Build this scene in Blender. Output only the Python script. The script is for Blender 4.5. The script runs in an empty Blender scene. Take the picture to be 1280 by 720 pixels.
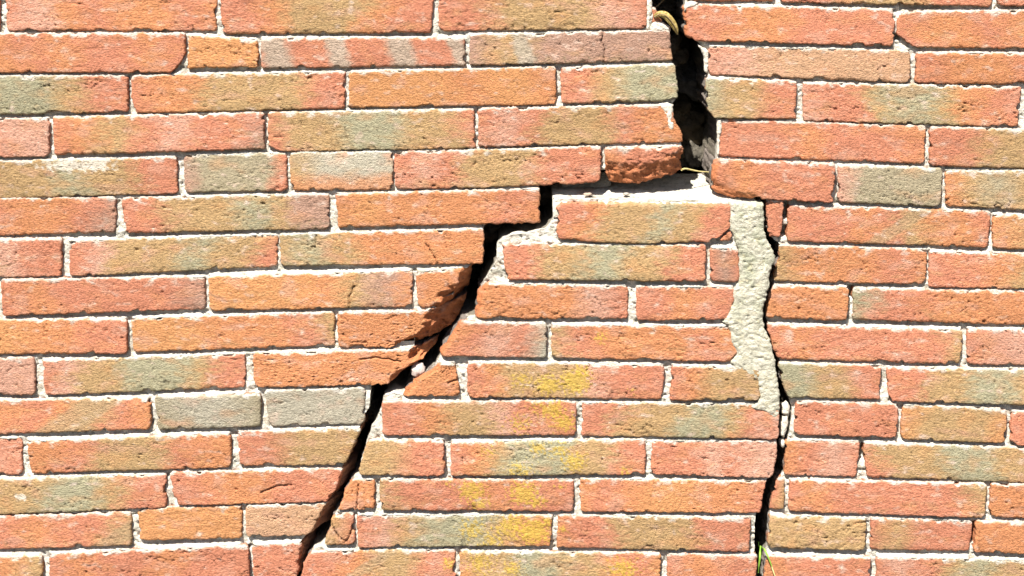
import bpy, math, random
import numpy as np
from mathutils import Vector

# ------------------------------------------------------------------ camera, sky, sun, exposure
S = 0.0008                 # metres per wall unit (one brick course is about 52 units)
GROUND = 1032.0            # wall unit (counted downwards) at which the wall meets the ground
DIST = 1.5                 # camera distance from the wall face
CAM_Y = -120.0             # camera height in wall units
scene = bpy.context.scene
col = scene.collection

def W(x, y, f):
    """wall units (x right, y down, f forward out of the wall) -> metres"""
    return ((x - 640.0) * S, -f * S, (GROUND - y) * S)

cam_data = bpy.data.cameras.new('camera')
cam_data.sensor_width = 36.0
cam_data.lens = 36.0 * DIST / (1280 * S)
cam_data.shift_y = -(360 - CAM_Y) / 1280.0
cam_data.clip_start = 0.05
cam_data.clip_end = 500
cam = bpy.data.objects.new('camera', cam_data)
cam.location = (0, -DIST, (GROUND - CAM_Y) * S)
cam.rotation_euler = (math.radians(90), 0, 0)
col.objects.link(cam)
scene.camera = cam

SUN = Vector((-0.42, -1.0, 1.55)).normalized()
world = bpy.data.worlds.new('World')
scene.world = world
world.use_nodes = True
wn = world.node_tree.nodes
wl = world.node_tree.links
sky = wn.new('ShaderNodeTexSky')
sky.sky_type = 'NISHITA'
sky.sun_disc = False
sky.sun_elevation = math.asin(SUN.z)
sky.sun_rotation = math.atan2(SUN.x, SUN.y)
wn['Background'].inputs['Strength'].default_value = 0.05
wl.new(sky.outputs[0], wn['Background'].inputs['Color'])

sd = bpy.data.lights.new('sun', 'SUN')
sd.energy = 5.0
sd.angle = math.radians(0.5)
sd.color = (1.0, 0.955, 0.88)
so = bpy.data.objects.new('sun', sd)
so.rotation_euler = SUN.to_track_quat('Z', 'Y').to_euler()
so.location = (-1, -3, 4)
col.objects.link(so)

scene.view_settings.view_transform = 'Standard'
scene.view_settings.look = 'None'
scene.view_settings.gamma = 1.0
scene.view_settings.exposure = 1.2

# ------------------------------------------------------------------ noise
_rs = np.random.RandomState(7)
_perm = np.concatenate([_rs.permutation(512)] * 3)
_ang = _rs.rand(512) * 2 * np.pi
_gx, _gy = np.cos(_ang), np.sin(_ang)

def pn(x, y, seed=0):
    x = np.asarray(x, float) + seed * 17.31
    y = np.asarray(y, float) + seed * 9.77
    xi = np.floor(x).astype(int); yi = np.floor(y).astype(int)
    xf = x - xi; yf = y - yi
    u = xf * xf * xf * (xf * (xf * 6 - 15) + 10)
    v = yf * yf * yf * (yf * (yf * 6 - 15) + 10)
    def g(ix, iy, dx, dy):
        h = _perm[(ix & 511) + _perm[iy & 511]] & 511
        return _gx[h] * dx + _gy[h] * dy
    a = g(xi, yi, xf, yf); b = g(xi + 1, yi, xf - 1, yf)
    c = g(xi, yi + 1, xf, yf - 1); d = g(xi + 1, yi + 1, xf - 1, yf - 1)
    return ((a + (b - a) * u) * (1 - v) + (c + (d - c) * u) * v) * 1.5

def fbm(x, y, seed=0, o=3):
    s = 0.0; a = 1.0; t = 0.0
    for k in range(o):
        s = s + a * pn(x * 2.03 ** k, y * 2.03 ** k, seed + 3 * k); t += a; a *= 0.5
    return s / t

def sstep(a, b, x):
    t = np.clip((x - a) / (b - a), 0, 1)
    return t * t * (3 - 2 * t)

# ------------------------------------------------------------------ materials
def new_mat(name):
    m = bpy.data.materials.new(name); m.use_nodes = True
    nt = m.node_tree
    return m, nt, nt.nodes['Principled BSDF']

def surface_mat(name, grain, stretch, speck, bump_dist, rough=0.93, spec=0.15, lo=0.72, hi=1.25):
    """base colour from the piece's own colour attribute, sandy speckle and grain from nodes"""
    m, nt, b = new_mat(name)
    N, L = nt.nodes, nt.links
    b.inputs['Roughness'].default_value = rough
    b.inputs['Specular IOR Level'].default_value = spec
    at = N.new('ShaderNodeAttribute'); at.attribute_name = 'Col'
    geo = N.new('ShaderNodeNewGeometry')
    mp = N.new('ShaderNodeMapping'); mp.inputs['Scale'].default_value = stretch
    L.new(geo.outputs['Position'], mp.inputs['Vector'])
    n1 = N.new('ShaderNodeTexNoise'); n1.inputs['Scale'].default_value = speck
    n1.inputs['Detail'].default_value = 5; n1.inputs['Roughness'].default_value = 0.7
    L.new(mp.outputs[0], n1.inputs['Vector'])
    r1 = N.new('ShaderNodeMapRange')
    r1.inputs['From Min'].default_value = 0.3; r1.inputs['From Max'].default_value = 0.7
    r1.inputs['To Min'].default_value = lo; r1.inputs['To Max'].default_value = hi
    L.new(n1.outputs['Fac'], r1.inputs['Value'])
    mx = N.new('ShaderNodeVectorMath'); mx.operation = 'SCALE'
    L.new(at.outputs['Color'], mx.inputs[0]); L.new(r1.outputs[0], mx.inputs['Scale'])
    L.new(mx.outputs[0], b.inputs['Base Color'])
    n2 = N.new('ShaderNodeTexNoise'); n2.inputs['Scale'].default_value = grain
    n2.inputs['Detail'].default_value = 6; n2.inputs['Roughness'].default_value = 0.72
    L.new(mp.outputs[0], n2.inputs['Vector'])
    bp = N.new('ShaderNodeBump'); bp.inputs['Strength'].default_value = 1.0
    bp.inputs['Distance'].default_value = bump_dist
    L.new(n2.outputs['Fac'], bp.inputs['Height']); L.new(bp.outputs[0], b.inputs['Normal'])
    return m

M_BRICK = surface_mat('fired_brick', 380, (1, 1, 1.7), 480, 0.0037, lo=0.78, hi=1.2)
M_MORTAR = surface_mat('lime_mortar', 300, (1, 1, 1), 500, 0.0032, lo=0.78, hi=1.15)
M_CORE = surface_mat('earthy_rubble', 120, (1, 1, 1), 90, 0.006, lo=0.5, hi=1.4)
M_STONE = surface_mat('stone_grain', 400, (1, 1, 1), 600, 0.001, lo=0.8, hi=1.15)

def plain_mat(name, c1, c2, scale, stretch=(1, 1, 1), rough=0.7, transl=0.0):
    m, nt, b = new_mat(name)
    N, L = nt.nodes, nt.links
    b.inputs['Roughness'].default_value = rough
    b.inputs['Specular IOR Level'].default_value = 0.25
    tc = N.new('ShaderNodeTexCoord')
    mp = N.new('ShaderNodeMapping'); mp.inputs['Scale'].default_value = stretch
    L.new(tc.outputs['Object'], mp.inputs['Vector'])
    n = N.new('ShaderNodeTexNoise'); n.inputs['Scale'].default_value = scale; n.inputs['Detail'].default_value = 4
    L.new(mp.outputs[0], n.inputs['Vector'])
    r = N.new('ShaderNodeValToRGB')
    r.color_ramp.elements[0].position = 0.35; r.color_ramp.elements[1].position = 0.65
    r.color_ramp.elements[0].color = (*c1, 1); r.color_ramp.elements[1].color = (*c2, 1)
    L.new(n.outputs['Fac'], r.inputs[0]); L.new(r.outputs[0], b.inputs['Base Color'])
    if transl:
        b.inputs['Transmission Weight'].default_value = 0
        b.inputs['Subsurface Weight'].default_value = transl
        b.inputs['Subsurface Radius'].default_value = (0.002, 0.002, 0.001)
    return m

M_LEAF = plain_mat('dry_leaf', (0.22, 0.15, 0.04), (0.52, 0.40, 0.15), 420, (1, 1, 1), 0.75)
M_STRAW = plain_mat('dry_straw', (0.55, 0.45, 0.16), (0.72, 0.62, 0.30), 300)
M_GREEN = plain_mat('green_blade', (0.13, 0.28, 0.03), (0.26, 0.42, 0.06), 300)
M_TWIG = plain_mat('twig_bark', (0.16, 0.11, 0.06), (0.30, 0.22, 0.12), 400)
M_NET = plain_mat('grey_thread', (0.22, 0.21, 0.19), (0.36, 0.35, 0.32), 300)

# ------------------------------------------------------------------ mesh helpers
def make_mesh(name, verts, faces, mat, colors=None, smooth=True):
    """verts (n,3) metres; faces: list of index arrays (m,4)/(m,3) or a list of tuples"""
    me = bpy.data.meshes.new(name)
    verts = np.asarray(verts, np.float32)
    loops = []; starts = []; tot = 0; sizes = []
    for f in faces:
        f = np.asarray(f)
        if f.ndim == 1: f = f[None, :]
        loops.append(f.ravel()); k = f.shape[1]
        starts.append(tot + np.arange(len(f)) * k); tot += f.size; sizes.append(len(f))
    loops = np.concatenate(loops).astype(np.int32); starts = np.concatenate(starts).astype(np.int32)
    me.vertices.add(len(verts)); me.vertices.foreach_set('co', verts.ravel())
    me.loops.add(len(loops)); me.loops.foreach_set('vertex_index', loops)
    me.polygons.add(len(starts)); me.polygons.foreach_set('loop_start', starts)
    me.update(calc_edges=True)
    me.validate()
    if smooth:
        me.polygons.foreach_set('use_smooth', np.ones(len(me.polygons), bool))
    if colors is not None:
        a = me.attributes.new('Col', 'FLOAT_COLOR', 'POINT')
        c = np.ones((len(verts), 4), np.float32); c[:, :3] = colors
        a.data.foreach_set('color', c.ravel())
    me.materials.append(mat)
    return me

def link(name, me, parent=None):
    o = bpy.data.objects.new(name, me)
    col.objects.link(o)
    if parent is not None: o.parent = parent
    return o

def tag(o, label=None, cat=None, group=None, kind=None):
    if label: o['label'] = label
    if cat: o['category'] = cat
    if group: o['group'] = group
    if kind: o['kind'] = kind
    return o

def grid_faces(nr, nc, off=0, wrap=False):
    r = np.arange(nr - 1)[:, None]
    c = np.arange(nc if wrap else nc - 1)[None, :]
    a = r * nc + c; b = r * nc + (c + 1) % nc
    return (np.stack([a, a + nc, b + nc, b], -1).reshape(-1, 4) + off)

def resample(poly, t):
    p = np.asarray(poly, float)
    d = np.concatenate([[0], np.cumsum(np.hypot(*np.diff(p, axis=0).T))])
    s = np.asarray(t) * d[-1]
    return np.stack([np.interp(s, d, p[:, 0]), np.interp(s, d, p[:, 1])], -1)

def inside(poly, x, y):
    p = np.asarray(poly, float); r = np.zeros(np.shape(x), bool)
    j = len(p) - 1
    for i in range(len(p)):
        xi, yi = p[i]; xj, yj = p[j]
        if yi != yj:
            c = ((yi > y) != (yj > y)) & (x < (xj - xi) * (y - yi) / (yj - yi) + xi)
            r ^= c
        j = i
    return r

# ------------------------------------------------------------------ the bricks, measured one by one
# (section, TL, TR, BR, BL, colour run from left to right, options)
# colours: r red  o orange  a amber  p pale pink  t tan  g grey green  k grey  b mauve brown
BR = []
def B(sec, tl, tr, br, bl, run, **k): BR.append((sec, tl, tr, br, bl, run, k))

# left section
B('L', (-262,-9), (-1,-10), (-2,39), (-262,40), 'rror')
B('L', (6,-10), (270,-11), (269,38), (9,38), 'rporooro')
B('L', (276,-8), (540,-8), (539,40), (278,42), 'rrotttorr')
B('L', (549,-10), (808,-12), (807,35), (549,38), 'rrtttpr')
B('L', (816,9), (822,16), (829,29), (815,27), 'ro', off=-4, deep=60)
B('L', (-32,42), (230,42), (214,90), (-32,90), 'oororror', R=[(230,42),(230,72),(214,90)])
B('L', (236,44), (321,50), (322,83), (235,85), 'aaaa')
B('L', (327,48), (580,48), (581,81), (327,85), 'r', stripes=[(.07,.085),(.375,.06),(.69,.075),(.97,.05)])
B('L', (588,44), (835,38), (841,75), (588,81), 'btbbbb', stripes=[(.26,.05)], cuts=[[(755,36),(752,52),(756,62),(755,80)]], deep=110)
B('L', (-105,95), (158,95), (159,140), (-105,144), 'rrtggtrr')
B('L', (164,95), (430,90), (430,135), (170,141), 'roottttrr', L=[(164,95),(164,122),(170,141)])
B('L', (437,90), (694,84), (694,130), (437,134), 'aaaaoaao')
B('L', (702,85), (844,80), (847,125), (702,129), 'rrtggg', deep=110)
B('L', (-200,148), (60,149), (60,195), (-200,198), 'rrrprpp')
B('L', (66,147), (329,141), (330,186), (69,193), 'rotrprrb')
B('L', (335,141), (592,137), (593,185), (350,189), 'rttggttr', L=[(335,141),(336,182),(350,189)])
B('L', (599,136), (836,131), (853,177), (599,183), 'rprtttroo', R=[(836,131),(842,148),(850,165),(853,177)], deep=110)
B('L', (-45,203), (219,197), (221,242), (-45,249), 'rtttgttrr', bloom=[(95,208,48,7),(120,205,16,9)])
B('L', (229,194), (357,192), (358,238), (232,241), 'bKKKKr')
B('L', (362,191), (491,189), (490,237), (364,238), 'tkkk', lower='o')
B('L', (493,191), (751,183), (749,226), (495,236), 'rprtttrrr', Bt=[(495,236),(600,234),(660,231),(715,229),(749,225)], deep=90)
B('L', (756,185), (854,183), (852,213), (760,225), 'orrr', Bt=[(760,224),(770,228),(800,229),(820,224),(838,221),(852,213)], R=[(854,183),(851,200),(852,213)],
  brk=[('B',26,.55,26),('R',10,.5,14)], rough=3.0, off=5, deep=110)
B('L', (-118,251), (144,247), (143,290), (-118,297), 'rpproorb')
B('L', (153,248), (411,243), (410,286), (156,291), 'rrtttgtbb')
B('L', (420,243), (674,236), (674,278), (424,284), 'oaooooro', deep=110)
B('L', (-185,300), (76,299), (75,345), (-185,349), 'rrtttprr')
B('L', (86,302), (346,294), (345,333), (89,345), 'rptttgttr')
B('L', (350,294), (604,287), (603,329), (352,332), 'tgtooooo', deep=110, cuts=[[(395,294),(394,314)],[(533,306),(541,318),(547,330)]])
B('L', (-262,352), (-6,351), (-5,395), (-262,398), 'rorr')
B('L', (1,350), (255,347), (255,386), (4,394), 'rorrrrb')
B('L', (261,346), (515,339), (514,383), (263,388), 'aaaaotbo', cuts=[[(443,358),(436,372),(437,384)]])
B('L', (521,341), (590,334), (580,377), (523,384), 'oooo', R=[(590,334),(586,352),(583,370),(580,377)], Bt=[(523,384),(550,384),(570,380),(580,377)],
  brk=[('R',15,1.6,45),('BR',42,1.0,40)], deep=110)
B('L', (-100,401), (158,399), (158,441), (-100,443), 'aaaaoorr')
B('L', (164,399), (417,391), (417,432), (167,440), 'aaaooort')
B('L', (422,391), (582,376), (530,433), (424,434), 'oooooo', T=[(422,391),(520,389),(560,385),(582,377)], R=[(582,377),(577,392),(568,408),(555,421),(542,428),(530,433)],
  brk=[('R',46,.95,48)], deep=110)
B('L', (-218,450), (42,447), (43,493), (-218,496), 'rrrprpp')
B('L', (53,451), (305,443), (306,484), (57,494), 'rpttgggtrr')
B('L', (317,442), (548,432), (490,480), (319,484), 'ooooooo', T=[(317,442),(440,439),(520,436),(548,432)], R=[(548,432),(540,440),(521,455),(505,463),(496,470),(490,480)],
  brk=[('TR',34,1.2,45),('R',8,1.2,16)], deep=110, cuts=[[(450,449),(470,447),(500,452)]])
B('L', (-75,502), (187,498), (187,536), (-75,545), 'rrorotro', diag=[(95,520,26),(125,515,10)])
B('L', (194,496), (325,493), (325,533), (198,537), 'KkkK')
B('L', (331,489), (455,486), (454,530), (338,533), 'kkkk', deep=60)
B('L', (-240,551), (26,548), (26,593), (-240,598), 'rrrpr')
B('L', (34,552), (287,542), (288,584), (39,592), 'oortttroo')
B('L', (297,540), (451,536), (431,581), (301,582), 'rrttt', R=[(451,536),(443,552),(436,570),(431,581)], deep=110, flare=4)
B('L', (-60,600), (206,594), (207,635), (-60,646), 'rtttggtrr', bloom=[(26,622,8,5)])
B('L', (213,591), (428,587), (409,627), (220,631), 'rroorrr', R=[(428,587),(421,604),(419,611),(409,627)], deep=110, flare=12, cuts=[[(325,616),(345,609),(364,606)]])
B('L', (-100,648), (162,641), (163,682), (-100,690), 'rrrrorrt', diag=[(155,668,22)])
B('L', (172,638), (301,632), (301,673), (175,676), 'aaaa')
B('L', (307,633), (408,630), (386,669), (309,672), 'tttt', R=[(408,630),(400,641),(397,648),(386,669)], tint='p', deep=110, flare=17)
B('L', (-195,699), (52,695), (52,740), (-195,745), 'rrttot')
B('L', (62,694), (310,682), (311,728), (63,738), 'rorrorrr')
B('L', (316,683), (376,680), (371,721), (317,724), 'rrr', R=[(376,680),(372,700),(371,721)], deep=110, flare=11)
# middle section
B('M', (697,253), (912,255), (893,300), (697,296), 'rrotttgttrr', R=[(912,255),(911,284),(902,292),(893,300)], Bt=[(697,296),(740,301),(800,303),(860,301),(893,300)], deep=110, notop=1, off=1.5)
B('M', (907,291), (912,287), (916,299), (899,300), 'rr', off=-1)
B('M', (628,303), (882,306), (880,350), (634,348), 'rrttggttrr', deep=60)
B('M', (889,309), (922,311), (924,352), (889,350), 'rbr')
B('M', (606,354), (784,357), (784,397), (594,397), 'oooopr', L=[(606,354),(598,365),(596,380),(594,397)], deep=110, brk=[('L',9,.7,10)])
B('M', (796,358), (917,359), (908,398), (797,399), 'rrorr', R=[(917,359),(919,372),(914,385),(908,398)])
B('M', (576,402), (683,404), (682,446), (552,443), 'orprk', L=[(576,402),(567,415),(560,428),(550,438),(552,443)], deep=110, brk=[('L',6,.6,8)])
B('M', (690,405), (911,408), (917,451), (691,446), 'trooooro', R=[(911,408),(916,425),(921,440),(917,451)], lich=[(750,421,12,.55)])
B('M', (549,453), (568,454), (574,494), (503,494), 'oooo', L=[(549,453),(540,463),(520,475),(510,484),(503,494)], deep=110, brk=[('L',7,.7,9)], rough=1.6, cuts=[[(560,478),(573,474)]])
B('M', (585,452), (831,456), (827,498), (585,495), 'rotttprrr', lich=[(652,474,18,.5),(685,480,22,.75),(720,476,24,1.05),(728,462,14,.7),(790,488,8,.4)])
B('M', (841,457), (948,459), (950,499), (839,499), 'rottt')
B('M', (478,502), (720,501), (719,543), (479,543), 'rrottpror', deep=110, lich=[(690,512,22,.75),(705,527,20,.7),(650,530,22,.45),(668,508,12,.4)])
B('M', (729,503), (974,506), (973,548), (728,544), 'rrtttggtrp', deep=90)
B('M', (460,550), (554,550), (555,593), (448,593), 'ttrr', deep=110)
B('M', (564,552), (807,549), (806,592), (565,594), 'rotgggttrr', lich=[(672,560,14,.7),(718,576,20,.75),(650,588,22,.5),(610,562,12,.45),(782,588,10,.5),(700,562,18,.5)])
B('M', (817,552), (972,551), (965,597), (815,592), 'rrrprpp', R=[(972,551),(971,575),(965,597)], deep=90)
B('M', (440,600), (467,599), (466,637), (422,637), 'oo', L=[(440,600),(432,612),(429,625),(422,637)], deep=110, cuts=[[(447,607),(446,640)]])
B('M', (475,598), (717,600), (716,639), (476,637), 'trrrorrr', lich=[(590,612,22,.8),(655,616,24,.9),(672,626,14,.7),(600,630,18,.6),(700,608,8,.5),(560,604,10,.4)])
B('M', (726,599), (958,602), (950,641), (728,639), 'oroaaoor', R=[(958,602),(953,625),(950,641)], deep=90)
B('M', (417,642), (441,642), (442,680), (404,681), 'tr', L=[(417,642),(414,650),(414,658),(404,681)], deep=110, cuts=[[(414,655),(420,668),(430,676)],[(440,658),(437,670),(430,678)]])
B('M', (446,645), (690,645), (687,682), (448,684), 'rptgggtao', lich=[(590,662,22,.6),(640,658,26,.7),(668,664,26,.95),(615,676,20,.5),(684,652,12,.7)])
B('M', (699,645), (939,648), (936,690), (697,684), 'orrttttrrr', lich=[(704,662,8,.6)])
B('M', (388,690), (568,688), (567,735), (372,736), 'rrottrr', L=[(388,690),(381,704),(372,736)], deep=110, diag=[(465,705,12)], lich=[(560,706,12,.6)])
B('M', (575,690), (826,692), (825,736), (575,736), 'attggttora', lich=[(600,704,22,.6),(640,712,20,.5),(780,712,26,.6)])
B('M', (836,694), (947,695), (944,740), (836,739), 'rorr', deep=90)
# right section
B('R', (858,-44), (968,-43), (968,1), (862,0), 'rrr', deep=110)
B('R', (975,-43), (1240,-39), (1239,7), (978,2), 'rrttrr')
B('R', (1248,-39), (1500,-36), (1500,12), (1248,6), 'rrrr')
B('R', (855,6), (1119,12), (1116,57), (863,50), 'rroorrrr', L=[(855,6),(856,30),(858,42),(863,50)], deep=110, brk=[('L',5,.9,9)])
B('R', (1129,15), (1390,12), (1390,62), (1143,58), 'roorottr', L=[(1129,15),(1123,25),(1123,43),(1143,58)])
B('R', (887,58), (1138,64), (1136,103), (886,92), 'rptttttt', deep=110, tint='p')
B('R', (1147,66), (1400,68), (1400,105), (1145,104), 'roorrr')
B('R', (883,97), (995,102), (994,148), (894,147), 'gttrr', L=[(883,97),(884,125),(886,138),(894,147)], deep=110)
B('R', (1005,104), (1276,109), (1272,158), (1006,151), 'prrtggtorr')
B('R', (1284,112), (1540,116), (1540,164), (1284,159), 'rrtr')
B('R', (900,150), (1157,158), (1155,204), (899,195), 'rrrorrro', deep=110)
B('R', (1164,159), (1430,166), (1430,214), (1163,207), 'rrtttgtr')
B('R', (894,199), (1043,205), (1040,252), (902,245), 'rorrr', L=[(894,199),(890,220),(891,237),(902,245)], deep=110, brk=[('L',9,.8,12),('BL',30,.35,10)], off=5, rough=1.8)
B('R', (1049,207), (1178,211), (1175,258), (1048,252), 'pKKKK')
B('R', (1183,214), (1315,214), (1315,264), (1184,257), 'otKtK')
B('R', (958,251), (979,251), (975,297), (962,298), 'rr', deep=60)
B('R', (987,257), (1239,265), (1234,309), (985,301), 'rrrortoor', diag=[(1125,283,16)])
B('R', (1243,269), (1505,275), (1505,318), (1242,310), 'otrrr')
B('R', (974,307), (1159,313), (1156,355), (967,351), 'toooro', L=[(974,307),(976,322),(970,338),(967,351)], deep=110)
B('R', (1164,315), (1425,320), (1425,364), (1162,359), 'rrotroo')
B('R', (966,357), (1061,360), (1058,400), (958,397), 'oooo', L=[(966,357),(960,379),(958,397)], deep=110)
B('R', (1068,361), (1325,366), (1325,408), (1067,399), 'grrooooo')
B('R', (959,406), (1203,413), (1200,455), (974,449), 'rorrrrrt', L=[(959,406),(964,422),(969,438),(974,449)], deep=110)
B('R', (1211,412), (1470,414), (1470,457), (1210,455), 'rprrr')
B('R', (975,454), (1102,458), (1098,499), (987,497), 'ggttrr', L=[(975,454),(977,470),(981,485),(987,497)], deep=110)
B('R', (1110,460), (1375,463), (1375,508), (1112,501), 'rrttggttrr')
B('R', (996,502), (1123,506), (1120,547), (994,543), 'rrrr')
B('R', (1130,507), (1258,511), (1256,553), (1127,549), 'attta')
B('R', (1266,515), (1525,519), (1525,561), (1264,556), 'rrrr')
B('R', (984,551), (1075,553), (1070,596), (982,594), 'orpr', deep=60)
B('R', (1081,554), (1340,562), (1340,605), (1085,596), 'rtttggttrr')
B('R', (973,600), (981,599), (979,637), (963,637), 'rt', deep=60)
B('R', (988,600), (1234,605), (1230,647), (987,639), 'rorrrrrt')
B('R', (1240,605), (1500,611), (1500,652), (1238,646), 'oooo')
B('R', (963,645), (1083,649), (1080,688), (960,684), 'tttt', deep=110)
B('R', (1090,648), (1216,653), (1212,690), (1089,687), 'rtrrr')
B('R', (1222,652), (1480,660), (1480,700), (1219,690), 'oooor')
B('R', (960,694), (1088,698), (1086,742), (955,738), 'orrr', deep=110)
B('R', (1097,697), (1360,704), (1360,748), (1097,742), 'rprtgttrr')

# crack faces of the three sections (top to bottom)
C_LEFT = [(815,-15),(815,0),(817,12),(824,17),(829,29),(836,36),(841,75),(844,80),(847,125),(843,130),(842,148),(850,165),(853,177),(854,184),(851,200),(852,213),
  (838,220),(820,224),(760,222),(749,224),(676,231),(674,237),(674,278),(664,281),(640,278),(622,279),(607,283),(604,290),(603,329),(597,332),(590,334),(586,352),(580,377),
  (577,392),(568,408),(549,432),(521,455),(505,463),(490,478),(471,480),(465,486),(464,500),(462,514),(455,522),(454,530),(451,536),(440,560),(431,582),(427,588),
  (419,611),(409,628),(397,648),(385,670),(377,680),(372,700),(370,742)]
C_MIDL = [(690,247),(690,276),(682,284),(662,289),(640,292),(627,296),(619,304),(619,325),(613,335),(606,345),(598,361),(596,380),(592,396),(578,401),(562,425),(549,441),
  (547,449),(540,461),(515,480),(503,491),(490,492),(477,494),(475,505),(470,520),(463,533),(458,545),(453,560),(449,575),(447,592),(440,600),(429,622),(420,639),
  (414,648),(413,660),(403,681),(388,688),(381,702),(373,740)]
C_MIDR = [(912,250),(955,252),(956,275),(956,290),(961,303),(968,312),(970,325),(964,338),(962,360),(956,380),(955,398),(957,410),(966,432),(971,455),(974,478),(976,492),
  (976,520),(974,530),(972,550),(971,575),(966,597),(959,605),(954,625),(949,641),(947,655),(947,690),(945,705),(943,740)]
C_RIGHT = [(856,-47),(855,6),(856,30),(858,42),(864,50),(872,54),(880,62),(881,72),(883,96),(884,120),(886,138),(895,148),(899,153),(898,175),(894,199),(890,220),(891,237),(902,245),
  (920,248),(956,249),(958,254),(961,297),(968,303),(974,307),(976,322),(968,345),(966,357),(958,380),(957,398),(959,406),(969,438),(974,452),(977,470),(986,497),
  (989,512),(988,530),(985,548),(983,560),(981,594),(974,600),(962,638),(961,650),(959,684),(957,692),(953,742)]
XL, XR = -330, 1610
SECT = {
 'L': C_LEFT + [(XL,746),(XL,-13)],
 'M': C_MIDL + C_MIDR[::-1] + [(912,250),(800,247)],
 'R': C_RIGHT + [(XR,752),(XR,-40)],
 'U': [(XL,-14),(815,-16),(853,-48),(XR,-41),(XR,-170),(XL,-170)],
 'D': [(XL,747),(370,743),(943,741),(XR,753),(XR,GROUND+6),(XL,GROUND+6)],
}
OFF = {'L': 0.0, 'M': 7.0, 'R': 0.0, 'U': 0.0, 'D': 0.0}
def sect_f(sec, y):
    # the middle block leans forward a little towards its broken top
    if sec == 'M': return 3.0 + 11.0 * np.clip((740 - np.asarray(y, float)) / 490.0, 0, 1)
    return np.zeros(np.shape(y))

# complete the courses beyond both ends of the measured stretch, and the courses above and below it
rnd = random.Random(3)
RUNS = ['rrorrr', 'rttggtr', 'aaooa', 'rrprr', 'rottrr', 'kkkk', 'oorroo', 'rtttgr']
for sec in 'LR':
    rows = [b for b in BR if b[0] == sec]
    for b in list(rows):
        _, tl, tr, br, bl, run, k = b
        if sec == 'L' and tl[0] < 1 and tl[0] > -270:
            x1 = tl[0] - 8; x0 = max(XL + 2, x1 - 258)
            if x1 - x0 > 25: B('L', (x0, tl[1] + 3), (x1, tl[1]), (x1, bl[1]), (x0, bl[1] + 3), rnd.choice(RUNS))
        if sec == 'R' and tr[0] > 1276 and tr[0] < 1560:
            x0 = tr[0] + 8; x1 = min(XR - 2, x0 + 258)
            if x1 - x0 > 25: B('R', (x0, tr[1]), (x1, tr[1] + 3), (x1, br[1] + 3), (x0, br[1]), rnd.choice(RUNS))
def course(sec, y0l, y0m, y0r, h, shift, sag=1.0):
    x = XL + 2 - shift
    yy = lambda q: np.interp(q, [XL, 860, XR], [y0l, y0m, y0r]) - (sag if sec == 'D' else 0) * np.interp(q, [XL, 40, 300, 390, 960], [0, 4, 14, 7, 3])
    while x < XR - 20:
        a = max(x, XL + 2); b = min(x + 256, XR - 2)
        if b - a > 20:
            B(sec, (a, yy(a)), (b, yy(b)), (b, yy(b) + h), (a, yy(a) + h), rnd.choice(RUNS))
        x += 264
course('U', -166, -168, -150, 46, 60)
course('U', -113, -115, -97, 46, 190)
# unseen course over the left block, carried across the crack to block sun
for a, b in ((-320,-70), (-62,198), (206,466), (474,734), (742,846)):
    B('U', (a,-60), (b,-62), (b,-20), (a,-18), rnd.choice(RUNS))
for i in range(6):
    y = 752 + i * 47.2
    course('D', y, y - 2, y + 6, 40, (130 if i % 2 else 20), 1 - i / 6)

# ------------------------------------------------------------------ colours
PAL = {
 'r': (0.575, 0.230, 0.138), 'o': (0.60, 0.255, 0.118), 'a': (0.605, 0.285, 0.122), 'p': (0.61, 0.335, 0.240),
 't': (0.475, 0.308, 0.150), 'g': (0.385, 0.352, 0.228), 'k': (0.455, 0.41, 0.315), 'K': (0.385, 0.325, 0.215), 'b': (0.43, 0.26, 0.19),
}
MORT = np.array((0.68, 0.645, 0.565))
LICH = np.array((0.62, 0.42, 0.07))

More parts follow.
